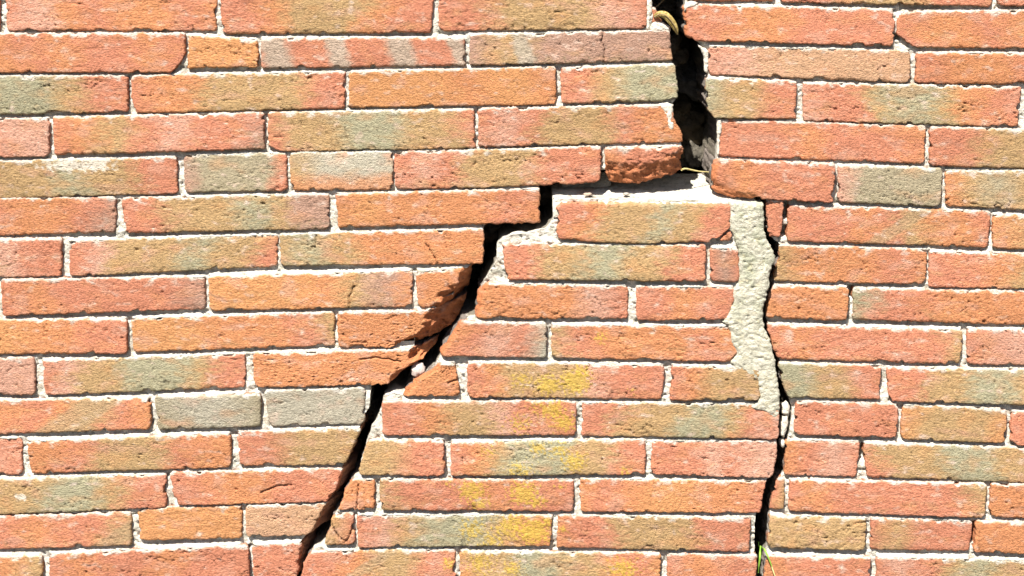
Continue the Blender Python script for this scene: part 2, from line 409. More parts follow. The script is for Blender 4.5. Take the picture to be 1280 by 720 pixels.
def brick_colors(x, y, u, v, de, run, k, seed):
    w = u + 0.10 * fbm(x / 45, y / 30, seed + 5, 3) + 0.10 * fbm(x / 13, y / 3.6, seed + 55, 4) + 0.05 * (v - 0.5) * (1 if seed % 2 else -1)
    pal = np.array([PAL[c] for c in run]); n = len(run)
    s = np.clip(w, 0, 1) * (n - 1)
    c = np.stack([np.interp(s, np.arange(n), pal[:, j]) for j in range(3)], -1) if n > 1 else np.repeat(pal, x.size, 0).reshape(x.shape + (3,))
    def mix(c, d, t): return c + (np.asarray(d) - c) * np.clip(t, 0, 1)[..., None]
    # burnt cloudiness: some of the body redder, some paler
    c = mix(c, np.array(PAL['a']), 0.35 * sstep(0.05, 0.5, fbm(x / 40, y / 22, seed + 11)))
    c = mix(c, np.array(PAL['p']), 0.5 * sstep(0.05, 0.5, fbm(x / 34, y / 18, seed + 21)) * sstep(.40, .52, c[..., 0]))
    if 't' in run or 'g' in run:
        c = mix(c, np.array(PAL['t']), 0.3 * sstep(0.1, 0.4, fbm(x / 22, y / 9, seed + 25)) * sstep(.25, .6, v))
    if 't' in run or 'g' in run or 'K' in run:   # sooty olive film that has run down onto the lower arris
        olive = np.clip((.52 - c[..., 0]) / .08, 0, 1)
        c = mix(c, np.array((0.20, 0.17, 0.09)), 0.5 * olive * sstep(.15, .6, fbm(x / 7, y / 3.5, seed + 26, 4) + 1.3 * (v - .68)))
    if 'lower' in k: c = mix(c, np.array(PAL[k['lower']]), 0.75 * sstep(.45, .85, v + .15 * fbm(x / 20, y / 12, seed)))
    if 'tint' in k: c = mix(c, np.array(PAL[k['tint']]), 0.45 + 0 * v)
    for (u0, hw) in k.get('stripes', []):
        d = np.abs(u + 0.0 - (u0 + 0.045 * (v - 0.5)) + 0.03 * fbm(x / 11, y / 8, seed + 2, 4))
        c = mix(c, np.array((0.47, 0.41, 0.32)), 0.78 * (1 - sstep(hw * 0.45, hw * 1.2, d)))
    for (cx, cy, hw) in k.get('diag', []):
        d = np.abs((x - cx) * 0.55 + (y - cy) * 0.83 + 2.5 * fbm(x / 12, y / 8, seed + 4))
        c = mix(c, np.array((0.43, 0.30, 0.17)), 0.7 * (1 - sstep(hw * .35, hw * .6, d)))
    # lime bloom: pale scurf that gathers along the bed joints and in patches
    bl = fbm(x / 15, y / 8, seed + 31, 3)
    top = np.exp(-v * 47 / 4.0) * (0 if 'notop' in k else 1)
    c = mix(c, MORT, 0.8 * sstep(0.34, 0.62, bl * .8 + 0.85 * top - 0.05))
    c = mix(c, (0.70, 0.52, 0.42), 0.5 * sstep(0.22, 0.6, bl + 0.35 * fbm(x / 50, y / 30, seed + 41)))
    for (cx, cy, rx, ry) in k.get('bloom', []):
        d = np.hypot((x - cx) / rx, (y - cy) / ry)
        c = mix(c, (0.78, 0.70, 0.58), sstep(-.05, .3, 1.0 - d + 0.9 * fbm(x / 7, y / 5, seed + 6, 4)) * .9)
    for (cx, cy, r, s_) in k.get('lich', []):
        d = np.hypot((x - cx) / r, (y - cy) / (r * .75))
        t = s_ * (1.15 - d) + 0.9 * fbm(x / 4, y / 3.5, seed + 8, 3)
        c = mix(c, LICH, 0.72 * sstep(0.3, 0.5, t))
    c = c * (1 + 0.14 * fbm(x / 6.0, y / 3.2, seed + 51, 3))[..., None]
    # small dark specks of burnt clay
    c = c * (1 - 0.35 * sstep(0.45, 0.6, pn(x / 3.4, y / 2.6, seed + 61)))[..., None]
    return np.clip(c, 0.02, 0.9)

def poly_dist(pts, x, y):
    d = np.full(np.shape(x), 1e9)
    for (x0, y0), (x1, y1) in zip(pts[:-1], pts[1:]):
        dx, dy = x1 - x0, y1 - y0
        t = np.clip(((x - x0) * dx + (y - y0) * dy) / (dx * dx + dy * dy), 0, 1)
        d = np.minimum(d, np.hypot(x - x0 - t * dx, y - y0 - t * dy))
    return d

def axis_params(length, step):
    e = [0, .8, 1.8, 3.2, 5.0]
    if length < 16 or step > 3:
        n = max(3, int(length / step) + 1)
        return np.linspace(0, 1, n + 1)
    n = max(2, int((length - 10) / step))
    m = np.linspace(5, length - 5, n + 1)[1:-1]
    return np.concatenate([e, m, [length - q for q in e[::-1]]]) / length

OUTLINE = []
def build_brick(idx, spec):
    sec, tl, tr, br, bl, run, k = spec
    T = k.get('T', [tl, tr]); Bt = k.get('Bt', [bl, br]); Lp = k.get('L', [tl, bl]); Rp = k.get('R', [tr, br])
    OUTLINE.append((sec, list(T) + list(Rp)[1:] + list(Bt)[::-1][1:] + list(Lp)[::-1][1:-1]))
    seed = idx * 7 + 1
    rs = np.random.RandomState(idx + 100)
    xs = [tl[0], tr[0], br[0], bl[0]]; ys = [tl[1], tr[1], br[1], bl[1]]
    seen = max(xs) > -8 and min(xs) < 1288 and max(ys) > -8 and min(ys) < 728
    step = 1.5 if seen else 8.0
    wid = max(np.hypot(tr[0]-tl[0], tr[1]-tl[1]), np.hypot(br[0]-bl[0], br[1]-bl[1]))
    hei = max(np.hypot(bl[0]-tl[0], bl[1]-tl[1]), np.hypot(br[0]-tr[0], br[1]-tr[1]))
    us = axis_params(wid, step); vs = axis_params(hei, step if seen else 6)
    t_ = resample(T, us); b_ = resample(Bt, us); l_ = resample(Lp, vs); r_ = resample(Rp, vs)
    U, V = np.meshgrid(us, vs)
    P = ((1 - V)[..., None] * t_[None] + V[..., None] * b_[None] + (1 - U)[..., None] * l_[:, None] + U[..., None] * r_[:, None]
         - ((1-U)*(1-V))[..., None]*t_[0] - (U*(1-V))[..., None]*t_[-1] - ((1-U)*V)[..., None]*b_[0] - (U*V)[..., None]*b_[-1])
    x, y = P[..., 0].copy(), P[..., 1].copy()
    Wv = np.hypot(*(r_ - l_).T)[:, None]; Hu = np.hypot(*(b_ - t_).T)[None, :]
    dl, dr, dt, db = U * Wv, (1 - U) * Wv, V * Hu, (1 - V) * Hu
    dx = np.minimum(dl, dr); dy = np.minimum(dt, db)
    # rounded corners in plan
    rc = min(rs.uniform(3, 7), 0.3 * min(wid, hei))
    cx = np.clip(rc - dx, 0, None); cy = np.clip(rc - dy, 0, None)
    ln = np.hypot(cx, cy) + 1e-9; sc = np.maximum(cx, cy) / ln
    mx = np.where((cx > 0) & (cy > 0), cx * (1 - sc), 0) * np.where(dl < dr, 1, -1)
    my = np.where((cx > 0) & (cy > 0), cy * (1 - sc), 0) * np.where(dt < db, 1, -1)
    x += mx; y += my
    de = np.minimum(dx, dy)
    # uneven edges: pushed in by noise, with the odd bitten chip
    ax, ay = x.copy(), y.copy()
    k1 = np.exp(-de / 7.0)
    ed = 1.5 * fbm(ax / 16, ay / 16, seed + 1, 3) + 1.5 * fbm(ax / 4.0, ay / 4.0, seed + 2, 2) + 3.0 * sstep(.36, .62, pn(ax / 15, ay / 13, seed + 3)) - 1.1
    sx = np.where(dx < 12, np.where(dl < dr, 1, -1) * np.exp(-dx / 6.0), 0)
    sy = np.where(dy < 12, np.where(dt < db, 1, -1) * np.exp(-dy / 6.0), 0)
    x += sx * ed; y += sy * ed
    if seen is False: x, y = ax, ay
    # relief
    er = min(rs.uniform(1.8, 3.2), hei * .25)
    q = np.clip(er - de, 0, er)
    f = -(er - np.sqrt(np.maximum(er * er - q * q, 0)))
    f = f + k.get('off', rs.uniform(-1.4, 1.6))
    f = f + rs.uniform(-1.0, 1.0) * (U - .5) * 2 + rs.uniform(-.8, .5) * (V - .5) * 2
    rough = k.get('rough', rs.uniform(.65, 1.45)); pit = rs.uniform(.2, 1.15); fold = rs.uniform(.3, 1.5)
    broken = np.zeros_like(f)
    if seen:
        f = f + 1.5 * fbm(x / 70, y / 40, seed + 3, 2)
        wx = x + 5 * pn(x / 20, y / 14, seed + 9); wy = y + 3.0 * pn(x / 22, y / 15, seed + 10)
        cloud = sstep(-.2, .35, pn(x / 45, y / 24, seed + 14))
        f = f + rough * (0.5 * fbm(wx / 18, wy / 9.0, seed + 4, 2) + (.12 + .34 * cloud) * fbm(wx / 7.5, wy / 3.0, seed + 5, 2) + .42 * pn(x / 2.6, y / 2.0, seed + 20))
        crease = sstep(.91, 1.0, 1 - np.abs(pn(wx / 19, wy / 5.0, seed + 6))) * sstep(.12, .42, pn(x / 34, y / 16, seed + 7))
        f = f - 2.0 * fold * crease
        f = f - 1.6 * pit * sstep(.44, .6, pn(x / 6.0, y / 2.4, seed + 8)) * cloud
        f = f - 2.8 * pit * sstep(.58, .70, pn(x / 9, y / 4.5, seed + 12)) * sstep(.0, .3, pn(x / 60, y / 40, seed + 13))
        # spalled bites along the arrises, deepest right at the edge
        bite = sstep(.18, .5, pn(x / 17, y / 13, seed + 22) + .25 * pn(x / 5, y / 4, seed + 23) - de / 22.0)
        f = f - 1.5 * bite * sstep(-.1, .3, pn(x / 60, y / 40, seed + 24))
        for (cx_, cy_, r_, s2) in k.get('lich', []):
            f = f + .5 * sstep(.2, .5, s2 * (1.15 - np.hypot((x - cx_) / r_, (y - cy_) / (r_ * .75))) + .9 * fbm(x / 4, y / 3.5, seed + 8, 3))
        for side, w_, slope, mxd in k.get('brk', []):
            d = {'R': dr, 'L': dl, 'B': db, 'T': dt, 'BR': np.hypot(dr, db * 1.3), 'TR': np.hypot(dr, dt * 1.3), 'BL': np.hypot(dl * .7, db * 1.3)}[side]
            e = w_ * (1 + .35 * fbm(x / 22, y / 18, seed + 15)) + 4.0 * fbm(x / 8, y / 7, seed + 16) - d
            dep = np.clip(e, 0, None) * slope
            dep = np.where(dep > 0, np.minimum(dep * (1 + .35 * fbm(x / 10, y / 10, seed + 17)), mxd), 0)
            f = f - dep; broken = np.maximum(broken, sstep(0.5, 3, dep))
        for c in k.get('cuts', []):
            d = poly_dist(c, x + 1.4 * pn(x / 5, y / 5, seed + 18), y + 1.2 * pn(x / 6, y / 6, seed + 19))
            f = f - 4.0 * (1 - sstep(.3, 1.4, d))
    C = brick_colors(x, y, U, V, de, run, k, seed)
    raw = np.array((0.55, 0.20, 0.085)) * (1 + .25 * fbm(x / 6, y / 6, seed + 71))[..., None]
    C = C + (raw - C) * (0.8 * broken)[..., None]
    bright = rs.uniform(.93, 1.07); C = C * bright
    # sides
    nr, nc = f.shape
    idxg = np.arange(nr * nc).reshape(nr, nc)
    ring = np.concatenate([idxg[0, :], idxg[1:, -1], idxg[-1, -2::-1], idxg[-2:0:-1, 0]])
    deep = k.get('deep', 16)
    rows = [2.5, 7, deep] if deep < 30 else [2.5, 5, 8, 12, 17, 23, 30, 38, 47, 57] + ([68, 80, 94, deep] if deep > 60 else [])
    X = [x.ravel()]; Y = [y.ravel()]; F = [f.ravel()]; CC = [C.reshape(-1, 3)]
    rx, ry, rf = x.ravel()[ring], y.ravel()[ring], f.ravel()[ring]
    mxx, myy = x.mean(), y.mean()
    nx, ny = rx - mxx, ry - myy
    tx = np.roll(rx, -2) - np.roll(rx, 2); ty = np.roll(ry, -2) - np.roll(ry, 2)
    tl_ = np.hypot(tx, ty) + 1e-6; nx, ny = -ty / tl_, tx / tl_      # inward for this ring order (y is down)
    sgn = np.sign(np.mean(nx * (mxx - rx) + ny * (myy - ry))) or 1
    nx, ny = nx * sgn, ny * sgn
    s_ = np.cumsum(np.hypot(np.diff(rx, append=rx[0]), np.diff(ry, append=ry[0])))
    for rdep in rows:
        amp = min(rdep * .3, 4.5) if deep > 30 else min(rdep * .1, .8)
        nz = amp * (fbm(s_ / 13, np.full_like(s_, rdep / 13), seed + 81, 3) + .35) + (1.6 * pn(s_ / 4.5, np.full_like(s_, rdep / 4.5), seed + 84) if deep > 30 else 0)
        fl = k.get('flare', 0) * min(rdep / 38.0, 1.3) * (dr.ravel()[ring] < 2)
        X.append(rx + nx * nz + fl); Y.append(ry + ny * nz); F.append(np.minimum(rf - .35 * rdep, rf * max(0, 1 - rdep / 30) - rdep))
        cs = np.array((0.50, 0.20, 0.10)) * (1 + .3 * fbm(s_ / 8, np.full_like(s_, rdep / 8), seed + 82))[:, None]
        earth_shade = .92 * sstep(-.3, .2, fbm(s_ / 16, np.full_like(s_, rdep / 14), seed + 83, 3) + (rdep - 10) / 14)[:, None] * (deep > 30) * (.35 if 'flare' in k else 1)
        cs = cs + (np.array((0.22, 0.205, 0.185)) - cs) * earth_shade  # dirt coat plus painted shade, darkening brick sides further into the crack
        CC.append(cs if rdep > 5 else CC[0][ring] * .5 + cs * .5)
    n0 = nr * nc; m = len(ring)
    faces = [grid_faces(nr, nc)]
    prev = ring
    for j in range(len(rows)):
        cur = n0 + j * m + np.arange(m)
        faces.append(np.stack([prev, np.roll(prev, -1), np.roll(cur, -1), cur], -1)); prev = cur
    faces.append(prev[::-1][None, :])
    X = np.concatenate(X); Y = np.concatenate(Y) - (1.8 if sec == 'M' else 0); X = X - (.0052 * (X - 640) if sec == 'M' else 0); F = np.concatenate(F) + sect_f(sec, Y_mid(ys))
    vx = np.stack(W(X, Y, F), -1)
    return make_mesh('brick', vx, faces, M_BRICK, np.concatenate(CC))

def Y_mid(ys): return sum(ys) / 4.0

# ------------------------------------------------------------------ the wall
wall = bpy.data.objects.new('brick_wall', None)
col.objects.link(wall)
tag(wall, 'weathered red brick wall split by a stepped crack, filling the whole view', 'wall', kind='thing')

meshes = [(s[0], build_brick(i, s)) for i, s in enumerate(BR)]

# depth map of the pointing between the bricks, one value per wall unit
X0, Y0, X1, Y1 = XL - 4, -176, XR + 4, int(GROUND) + 10
gx, gy = np.meshgrid(np.arange(X0, X1), np.arange(Y0, Y1))
mask = np.zeros(gx.shape, bool)
for sec, pts in OUTLINE:
    p = np.array(pts)
    a0, a1 = int(p[:, 0].min()) - 1 - X0, int(p[:, 0].max()) + 2 - X0
    b0, b1 = int(p[:, 1].min()) - 1 - Y0, int(p[:, 1].max()) + 2 - Y0
    a0, b0 = max(a0, 0), max(b0, 0)
    mask[b0:b1, a0:a1] |= inside(pts, gx[b0:b1, a0:a1] + 0.01, gy[b0:b1, a0:a1] + 0.01)
def run_len(m):
    d = np.zeros(m.shape); c = np.full(m.shape[1], 40.0)
    for j in range(m.shape[0]):
        c = np.where(m[j], 0, np.minimum(c + 1, 60)); d[j] = c
    return d
du = run_len(mask); dd = run_len(mask[::-1])[::-1]
gap = du + dd
tt = np.where(gap > 0, du / np.maximum(gap, 1), 0)
lowf = fbm(gx / 90.0, gy / 40.0, 900, 2)
bed = -(8.8 + 4.5 * lowf) + (8.0 + 3.5 * lowf) * sstep(.4, .95, tt)
perp = -(6.0 + 4.0 * fbm(gx / 40.0, gy / 30.0, 901, 2))
base = np.where(gap < 17, bed, perp)
def blur(a, r):
    for ax in (0, 1):
        c = np.cumsum(np.concatenate([np.repeat(np.take(a, [0], ax), r + 1, ax), a, np.repeat(np.take(a, [-1], ax), r, ax)], ax), ax)
        n = a.shape[ax]
        a = (np.take(c, range(2 * r + 1, 2 * r + 1 + n), ax) - np.take(c, range(0, n), ax)) / (2 * r + 1)
    return a
out = (~mask).astype(float)
filled = blur(base * out, 2) / np.maximum(blur(out, 2), 1e-3)
filled = np.where(blur(out, 2) > 0.01, filled, -8)
filled = np.where(mask, filled, .5 * base + .5 * blur(base * out, 1) / np.maximum(blur(out, 1), 1e-3))
bm_ = blur(mask.astype(float), 2)
sdeep = sstep(.66, .93, bm_)
DEPTH = filled * (1 - sdeep) + (-9) * sdeep
for hx0, hx1, hy0, hy1 in ((979,987,255,274),(977,985,284,296),(955,963,284,305),(1061,1068,358,373),(1074,1081,557,576),(1119,1127,43,50),(156,160,66,70),(1215,1221,655,680)):
    h = (gx >= hx0) & (gx <= hx1) & (gy >= hy0) & (gy <= hy1)
    DEPTH = np.where(h, -24, DEPTH)
KEEP = blur(mask.astype(float), 3) < .985

def samp(A, x, y):
    fx = np.clip(np.asarray(x) - X0, 0, A.shape[1] - 1.001); fy = np.clip(np.asarray(y) - Y0, 0, A.shape[0] - 1.001)
    ix = fx.astype(int); iy = fy.astype(int); tx = fx - ix; ty = fy - iy
    return (A[iy, ix] * (1-tx) + A[iy, ix+1] * tx) * (1-ty) + (A[iy+1, ix] * (1-tx) + A[iy+1, ix+1] * tx) * ty

def mortar_colors(x, y, extra=0):
    c = np.repeat(MORT[None], x.size, 0)
    c = c * (1 + .16 * fbm(x / 30, y / 20, 910, 3))[:, None]
    st = sstep(.05, .45, fbm(x / 16, y / 10, 911, 3))[:, None]
    c = c + (np.array((0.40, 0.39, 0.31)) - c) * .7 * st           # algae-grey weathering
    c = c + (np.array((0.46, 0.37, 0.26)) - c) * (.6 * sstep(.12, .5, fbm(x / 24, y / 14, 915, 4)))[:, None]   # buff, clayey stretches
    sp = sstep(.42, .6, pn(x / 2.6, y / 2.6, 912))[:, None]
    c = c + (np.array((0.30, 0.27, 0.22)) - c) * .5 * sp            # sand grains
    return np.clip(c, .03, .9)

def dense(poly, step):
    p = np.array(list(poly) + [poly[0]], float)
    d = np.concatenate([[0], np.cumsum(np.hypot(*np.diff(p, axis=0).T))])
    n = int(d[-1] / step)
    s = np.arange(n) * d[-1] / n
    return np.stack([np.interp(s, d, p[:, 0]), np.interp(s, d, p[:, 1])], -1)

def build_section_mortar(sec):
    poly = SECT[sec]
    seen = sec in 'LMR'
    st = 1.6 if seen else 5.0
    pa = np.array(poly, float)
    area = 0.5 * np.sum(pa[:, 0] * np.roll(pa[:, 1], -1) - np.roll(pa[:, 0], -1) * pa[:, 1])
    D = dense(poly, 2.0 if seen else 8.0)
    T = np.roll(D, -1, 0) - np.roll(D, 1, 0); T /= np.hypot(*T.T)[:, None] + 1e-9
    Nn = np.stack([-T[:, 1], T[:, 0]], -1) * (1 if area > 0 else -1)
    wob = 1.6 * fbm(D[:, 0] / 9, D[:, 1] / 9, 920, 3)
    inset = (2.0 if seen else 0.3)
    if seen:
        back = 0.0
        if sec == 'L':   # brick ends broken back beside the stepped crack
            back = (13.0 + 17.0 * sstep(372, 384, D[:, 1]) * sstep(452, 440, D[:, 1])) * sstep(333, 345, D[:, 1]) * sstep(474, 462, D[:, 1]) * (D[:, 0] > 480) + 7 * (D[:, 0] > 748) * sstep(195, 205, D[:, 1]) * (D[:, 1] < 232)
        D = D + Nn * (inset + wob + back)[..., None]
    else:
        D = D + Nn * inset
    x0, y0 = D.min(0); x1, y1 = D.max(0)
    nx_, ny_ = int((x1 - x0) / st) + 2, int((y1 - y0) / st) + 2
    gx_, gy_ = np.meshgrid(x0 - st / 2 + np.arange(nx_) * st, y0 - st / 2 + np.arange(ny_) * st)
    ins = inside(D, gx_, gy_)
    kp = samp(KEEP.astype(float), gx_, gy_) > 0
    cell = (ins[:-1, :-1] | ins[1:, :-1] | ins[:-1, 1:] | ins[1:, 1:]) & (kp[:-1, :-1] | kp[1:, 1:] | kp[1:, :-1] | kp[:-1, 1:])
    gi = np.arange(nx_ * ny_).reshape(ny_, nx_)
    q = np.stack([gi[:-1, :-1], gi[1:, :-1], gi[1:, 1:], gi[:-1, 1:]], -1)[cell]
    used, inv = np.unique(q, return_inverse=True)
    q = inv.reshape(-1, 4)
    X = gx_.ravel()[used]; Y = gy_.ravel()[used]; I = ins.ravel()[used]
    o = np.where(~I)[0]
    for ch in np.array_split(o, max(1, len(o) // 400)):
        if len(ch) == 0: continue
        d2 = (X[ch][:, None] - D[None, :, 0]) ** 2 + (Y[ch][:, None] - D[None, :, 1]) ** 2
        j = d2.argmin(1); X[ch] = D[j, 0]; Y[ch] = D[j, 1]
    def dep(X, Y):
        f = samp(DEPTH, X, Y)
        f = f + 1.6 * fbm(X / 9, Y / 6, 930, 3) + 1.2 * fbm(X / 3.4, Y / 3.0, 931, 2) - 3.0 * sstep(.36, .56, pn(X / 6, Y / 5, 932))
        return f
    F = dep(X, Y) + sect_f(sec, Y)
    Cc = mortar_colors(X, Y)
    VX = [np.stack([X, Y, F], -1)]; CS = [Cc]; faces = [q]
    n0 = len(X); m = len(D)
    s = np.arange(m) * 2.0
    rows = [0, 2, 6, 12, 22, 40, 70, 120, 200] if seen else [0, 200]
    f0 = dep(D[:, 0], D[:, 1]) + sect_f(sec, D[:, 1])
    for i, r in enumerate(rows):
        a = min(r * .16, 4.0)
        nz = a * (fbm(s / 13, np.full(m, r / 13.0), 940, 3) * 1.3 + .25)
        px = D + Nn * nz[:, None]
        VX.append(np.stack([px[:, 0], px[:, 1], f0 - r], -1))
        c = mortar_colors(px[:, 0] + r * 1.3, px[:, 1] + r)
        earth_shade = sstep(-.35, .15, fbm(s / 22, np.full(m, r / 18.0), 941, 3) + (r - 22) / 30.0)[:, None]
        c = c + (np.array((0.16, 0.135, 0.10)) - c) * .9 * earth_shade       # earthy core colour, with the crack's shade painted in deeper down
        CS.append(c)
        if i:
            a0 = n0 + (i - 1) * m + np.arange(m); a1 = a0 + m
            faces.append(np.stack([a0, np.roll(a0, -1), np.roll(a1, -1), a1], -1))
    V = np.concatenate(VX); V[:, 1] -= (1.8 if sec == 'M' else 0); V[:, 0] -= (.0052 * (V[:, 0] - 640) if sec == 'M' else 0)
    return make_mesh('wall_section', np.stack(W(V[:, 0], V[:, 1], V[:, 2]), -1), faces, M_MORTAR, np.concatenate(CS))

LAB = {'L': 'brickwork left of the wide crack and above its stepped branch',
       'M': 'wedge of brickwork between the stepped crack and the thin right crack',
       'R': 'brickwork right of the crack',
       'U': 'unseen courses above, carried across the crack to block sun', 'D': 'courses below the crack'}
section = {}
for sec in 'LMRUD':
    o = link('wall_section', build_section_mortar(sec), wall)
    o['label'] = LAB[sec]
    section[sec] = o
for sec, me in meshes:
    link('brick', me, section[sec])

# earth and rubble heart of the wall behind the crack
def build_core():
    st = 9.0
    xs = np.arange(XL, XR + st, st); ys = np.arange(-172, GROUND + 6, st)
    X, Y = np.meshgrid(xs, ys)
    F = -205 + 14 * fbm(X / 40, Y / 32, 950, 4) + 12 * np.abs(pn(X / 33, Y / 26, 951))
    nr, nc = X.shape
    n = nr * nc
    V = [np.stack([X, Y, F], -1).reshape(-1, 3)]
    i = np.arange(n).reshape(nr, nc)
    ring = np.concatenate([i[0, :], i[1:, -1], i[-1, -2::-1], i[-2:0:-1, 0]])
    b = V[0][ring].copy(); b[:, 2] = -300
    V.append(b); V = np.concatenate(V)
    cur = n + np.arange(len(ring))
    faces = [grid_faces(nr, nc), np.stack([ring, np.roll(ring, -1), np.roll(cur, -1), cur], -1), cur[::-1][None]]
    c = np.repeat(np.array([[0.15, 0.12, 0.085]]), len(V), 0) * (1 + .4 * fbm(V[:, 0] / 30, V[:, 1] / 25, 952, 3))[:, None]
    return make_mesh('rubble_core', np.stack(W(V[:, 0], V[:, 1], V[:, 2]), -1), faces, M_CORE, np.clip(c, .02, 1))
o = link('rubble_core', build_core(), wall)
o['label'] = 'dark soil and rubble deep inside the crack'

# ------------------------------------------------------------------ lumps: mortar smears, patch, stones
def lump(name, outline, mat, thick, f_back, colour, seed, step=1.5, rough=1.0, dome=5.0, parent=None, tilt=0.0, crag=0.0, rag=1.1):
    """a solid lump with the given outline: domed rough front, sides going back"""
    st = step
    D = dense(outline, st)
    pa = np.array(outline, float)
    area = 0.5 * np.sum(pa[:, 0] * np.roll(pa[:, 1], -1) - np.roll(pa[:, 0], -1) * pa[:, 1])
    T = np.roll(D, -1, 0) - np.roll(D, 1, 0); T /= np.hypot(*T.T)[:, None] + 1e-9
    Nn = np.stack([-T[:, 1], T[:, 0]], -1) * (1 if area > 0 else -1)
    D = D + Nn * (rag * fbm(D[:, 0] / 5, D[:, 1] / 5, seed, 3))[:, None]
    x0, y0 = D.min(0) - st; x1, y1 = D.max(0) + st
    gx_, gy_ = np.meshgrid(np.arange(x0, x1 + st, st), np.arange(y0, y1 + st, st))
    ins = inside(D, gx_, gy_)
    cell = ins[:-1, :-1] | ins[1:, :-1] | ins[:-1, 1:] | ins[1:, 1:]
    gi = np.arange(gx_.size).reshape(gx_.shape)
    q = np.stack([gi[:-1, :-1], gi[1:, :-1], gi[1:, 1:], gi[:-1, 1:]], -1)[cell]
    used, inv = np.unique(q, return_inverse=True); q = inv.reshape(-1, 4)
    X = gx_.ravel()[used]; Y = gy_.ravel()[used]; I = ins.ravel()[used]
    d2 = np.sqrt(((X[:, None] - D[None, :, 0]) ** 2 + (Y[:, None] - D[None, :, 1]) ** 2))
    j = d2.argmin(1); de = d2.min(1)
    X = np.where(I, X, D[j, 0]); Y = np.where(I, Y, D[j, 1]); de = np.where(I, de, 0)
    e = np.clip(de / dome, 0, 1)
    F = f_back + thick * np.sqrt(np.clip(1 - (1 - e) ** 2, 0, 1))
    F = F + rough * (1.5 * fbm(X / 9, Y / 8, seed + 1, 3) + .8 * fbm(X / 3.5, Y / 3, seed + 2, 2) - 1.8 * sstep(.4, .58, pn(X / 6, Y / 5, seed + 3))) * np.clip(de / 2, .2, 1)
    if crag:
        wx = X + 4 * pn(X / 11, Y / 9, seed + 5); wy = Y + 4 * pn(X / 12, Y / 10, seed + 6)
        F = F + crag * (3.2 * fbm(wx / 30, wy / 24, seed + 7, 3) - 2.6 * np.abs(fbm(wx / 17, wy / 9, seed + 8, 3)) - 2.0 * sstep(.88, 1, 1 - np.abs(pn(wx / 26, wy / 13, seed + 9)))
             - 2.2 * sstep(.25, .5, pn(wx / 7, wy / 4, seed + 10)) * sstep(0, .3, pn(X / 25, Y / 30, seed + 11))) * np.clip(de / 3, .15, 1)
    F = F + tilt * (Y - Y.mean())
    n = len(X); m = len(D)
    VX = [np.stack([X, Y, F], -1)]
    bk = D + Nn * .6
    f0 = f_back + tilt * (D[:, 1] - Y.mean())
    VX.append(np.stack([D[:, 0], D[:, 1], f0], -1)); VX.append(np.stack([bk[:, 0], bk[:, 1], np.full(m, min(f_back - 6, f0.min() - 2))], -1))
    a0 = n + np.arange(m); a1 = a0 + m
    faces = [q, np.stack([a0, np.roll(a0, -1), np.roll(a1, -1), a1], -1), a1[::-1][None]]
    V = np.concatenate(VX)
    c = colour(V[:, 0], V[:, 1])
    return link(name, make_mesh(name, np.stack(W(V[:, 0], V[:, 1], V[:, 2]), -1), faces, mat, c), parent)

def patch_col(x, y):
    c = np.repeat(np.array([[0.57, 0.54, 0.435]]), x.size, 0)
    up = sstep(430, 330, y)
    g = sstep(-.25, .35, fbm(x / 18, y / 22, 960, 4)) * (.3 + .7 * up)
    c = c + (np.array((0.385, 0.39, 0.285)) - c) * (g * .85)[:, None]
    y_ = sstep(.2, .5, fbm(x / 10, y / 8, 961, 3))
    c = c + (np.array((0.55, 0.47, 0.27)) - c) * (.5 * y_)[:, None]
    c = c * (1 + .2 * fbm(x / 4, y / 3, 962, 3))[:, None]
    c = c + (np.array((0.24, 0.25, 0.15)) - c) * (.55 * sstep(.18, .45, fbm(x / 7, y / 4, 966, 4)) * (.4 + .6 * up))[:, None]
    return np.clip(c, .03, .9)
def white_col(x, y):
    return np.clip(np.repeat(np.array([[0.72, 0.66, 0.56]]), x.size, 0) * (1 + .12 * fbm(x / 6, y / 5, 963, 3))[:, None], 0, .9)
def dusty_col(x, y):
    return np.clip(np.repeat(np.array([[0.60, 0.55, 0.46]]), x.size, 0) * (1 + .2 * fbm(x / 6, y / 5, 964, 3))[:, None], 0, .9)

PATCH = [(912,252),(955,253),(956,275),(956,290),(961,303),(968,312),(970,325),(964,338),(963,346),(962,360),(956,380),(955,398),(957,410),(966,432),(971,455),(974,478),(976,490),
  (976,510),(974,523),(965,519),(955,513),(938,508),(948,503),(950,498),(951,490),(947,484),(948,474),(938,473),(931,467),(922,460),(915,453),(921,443),(921,437),(913,422),(913,412),
  (911,406),(903,401),(908,397),(919,376),(917,362),(924,352),(925,338),(925,316),(921,304),(916,291),(911,284)]
PATCH = [(x - .008 * (x - 700) - .6, y - 1.8) for x, y in PATCH]
p = lump('mortar_patch', PATCH, M_MORTAR, 4.0, 8.5, patch_col, 970, rough=.7, dome=7, parent=wall, tilt=-0.018, crag=.5, rag=2.6)
p['label'] = 'pale lumpy repair mortar smeared down beside the thin right crack'
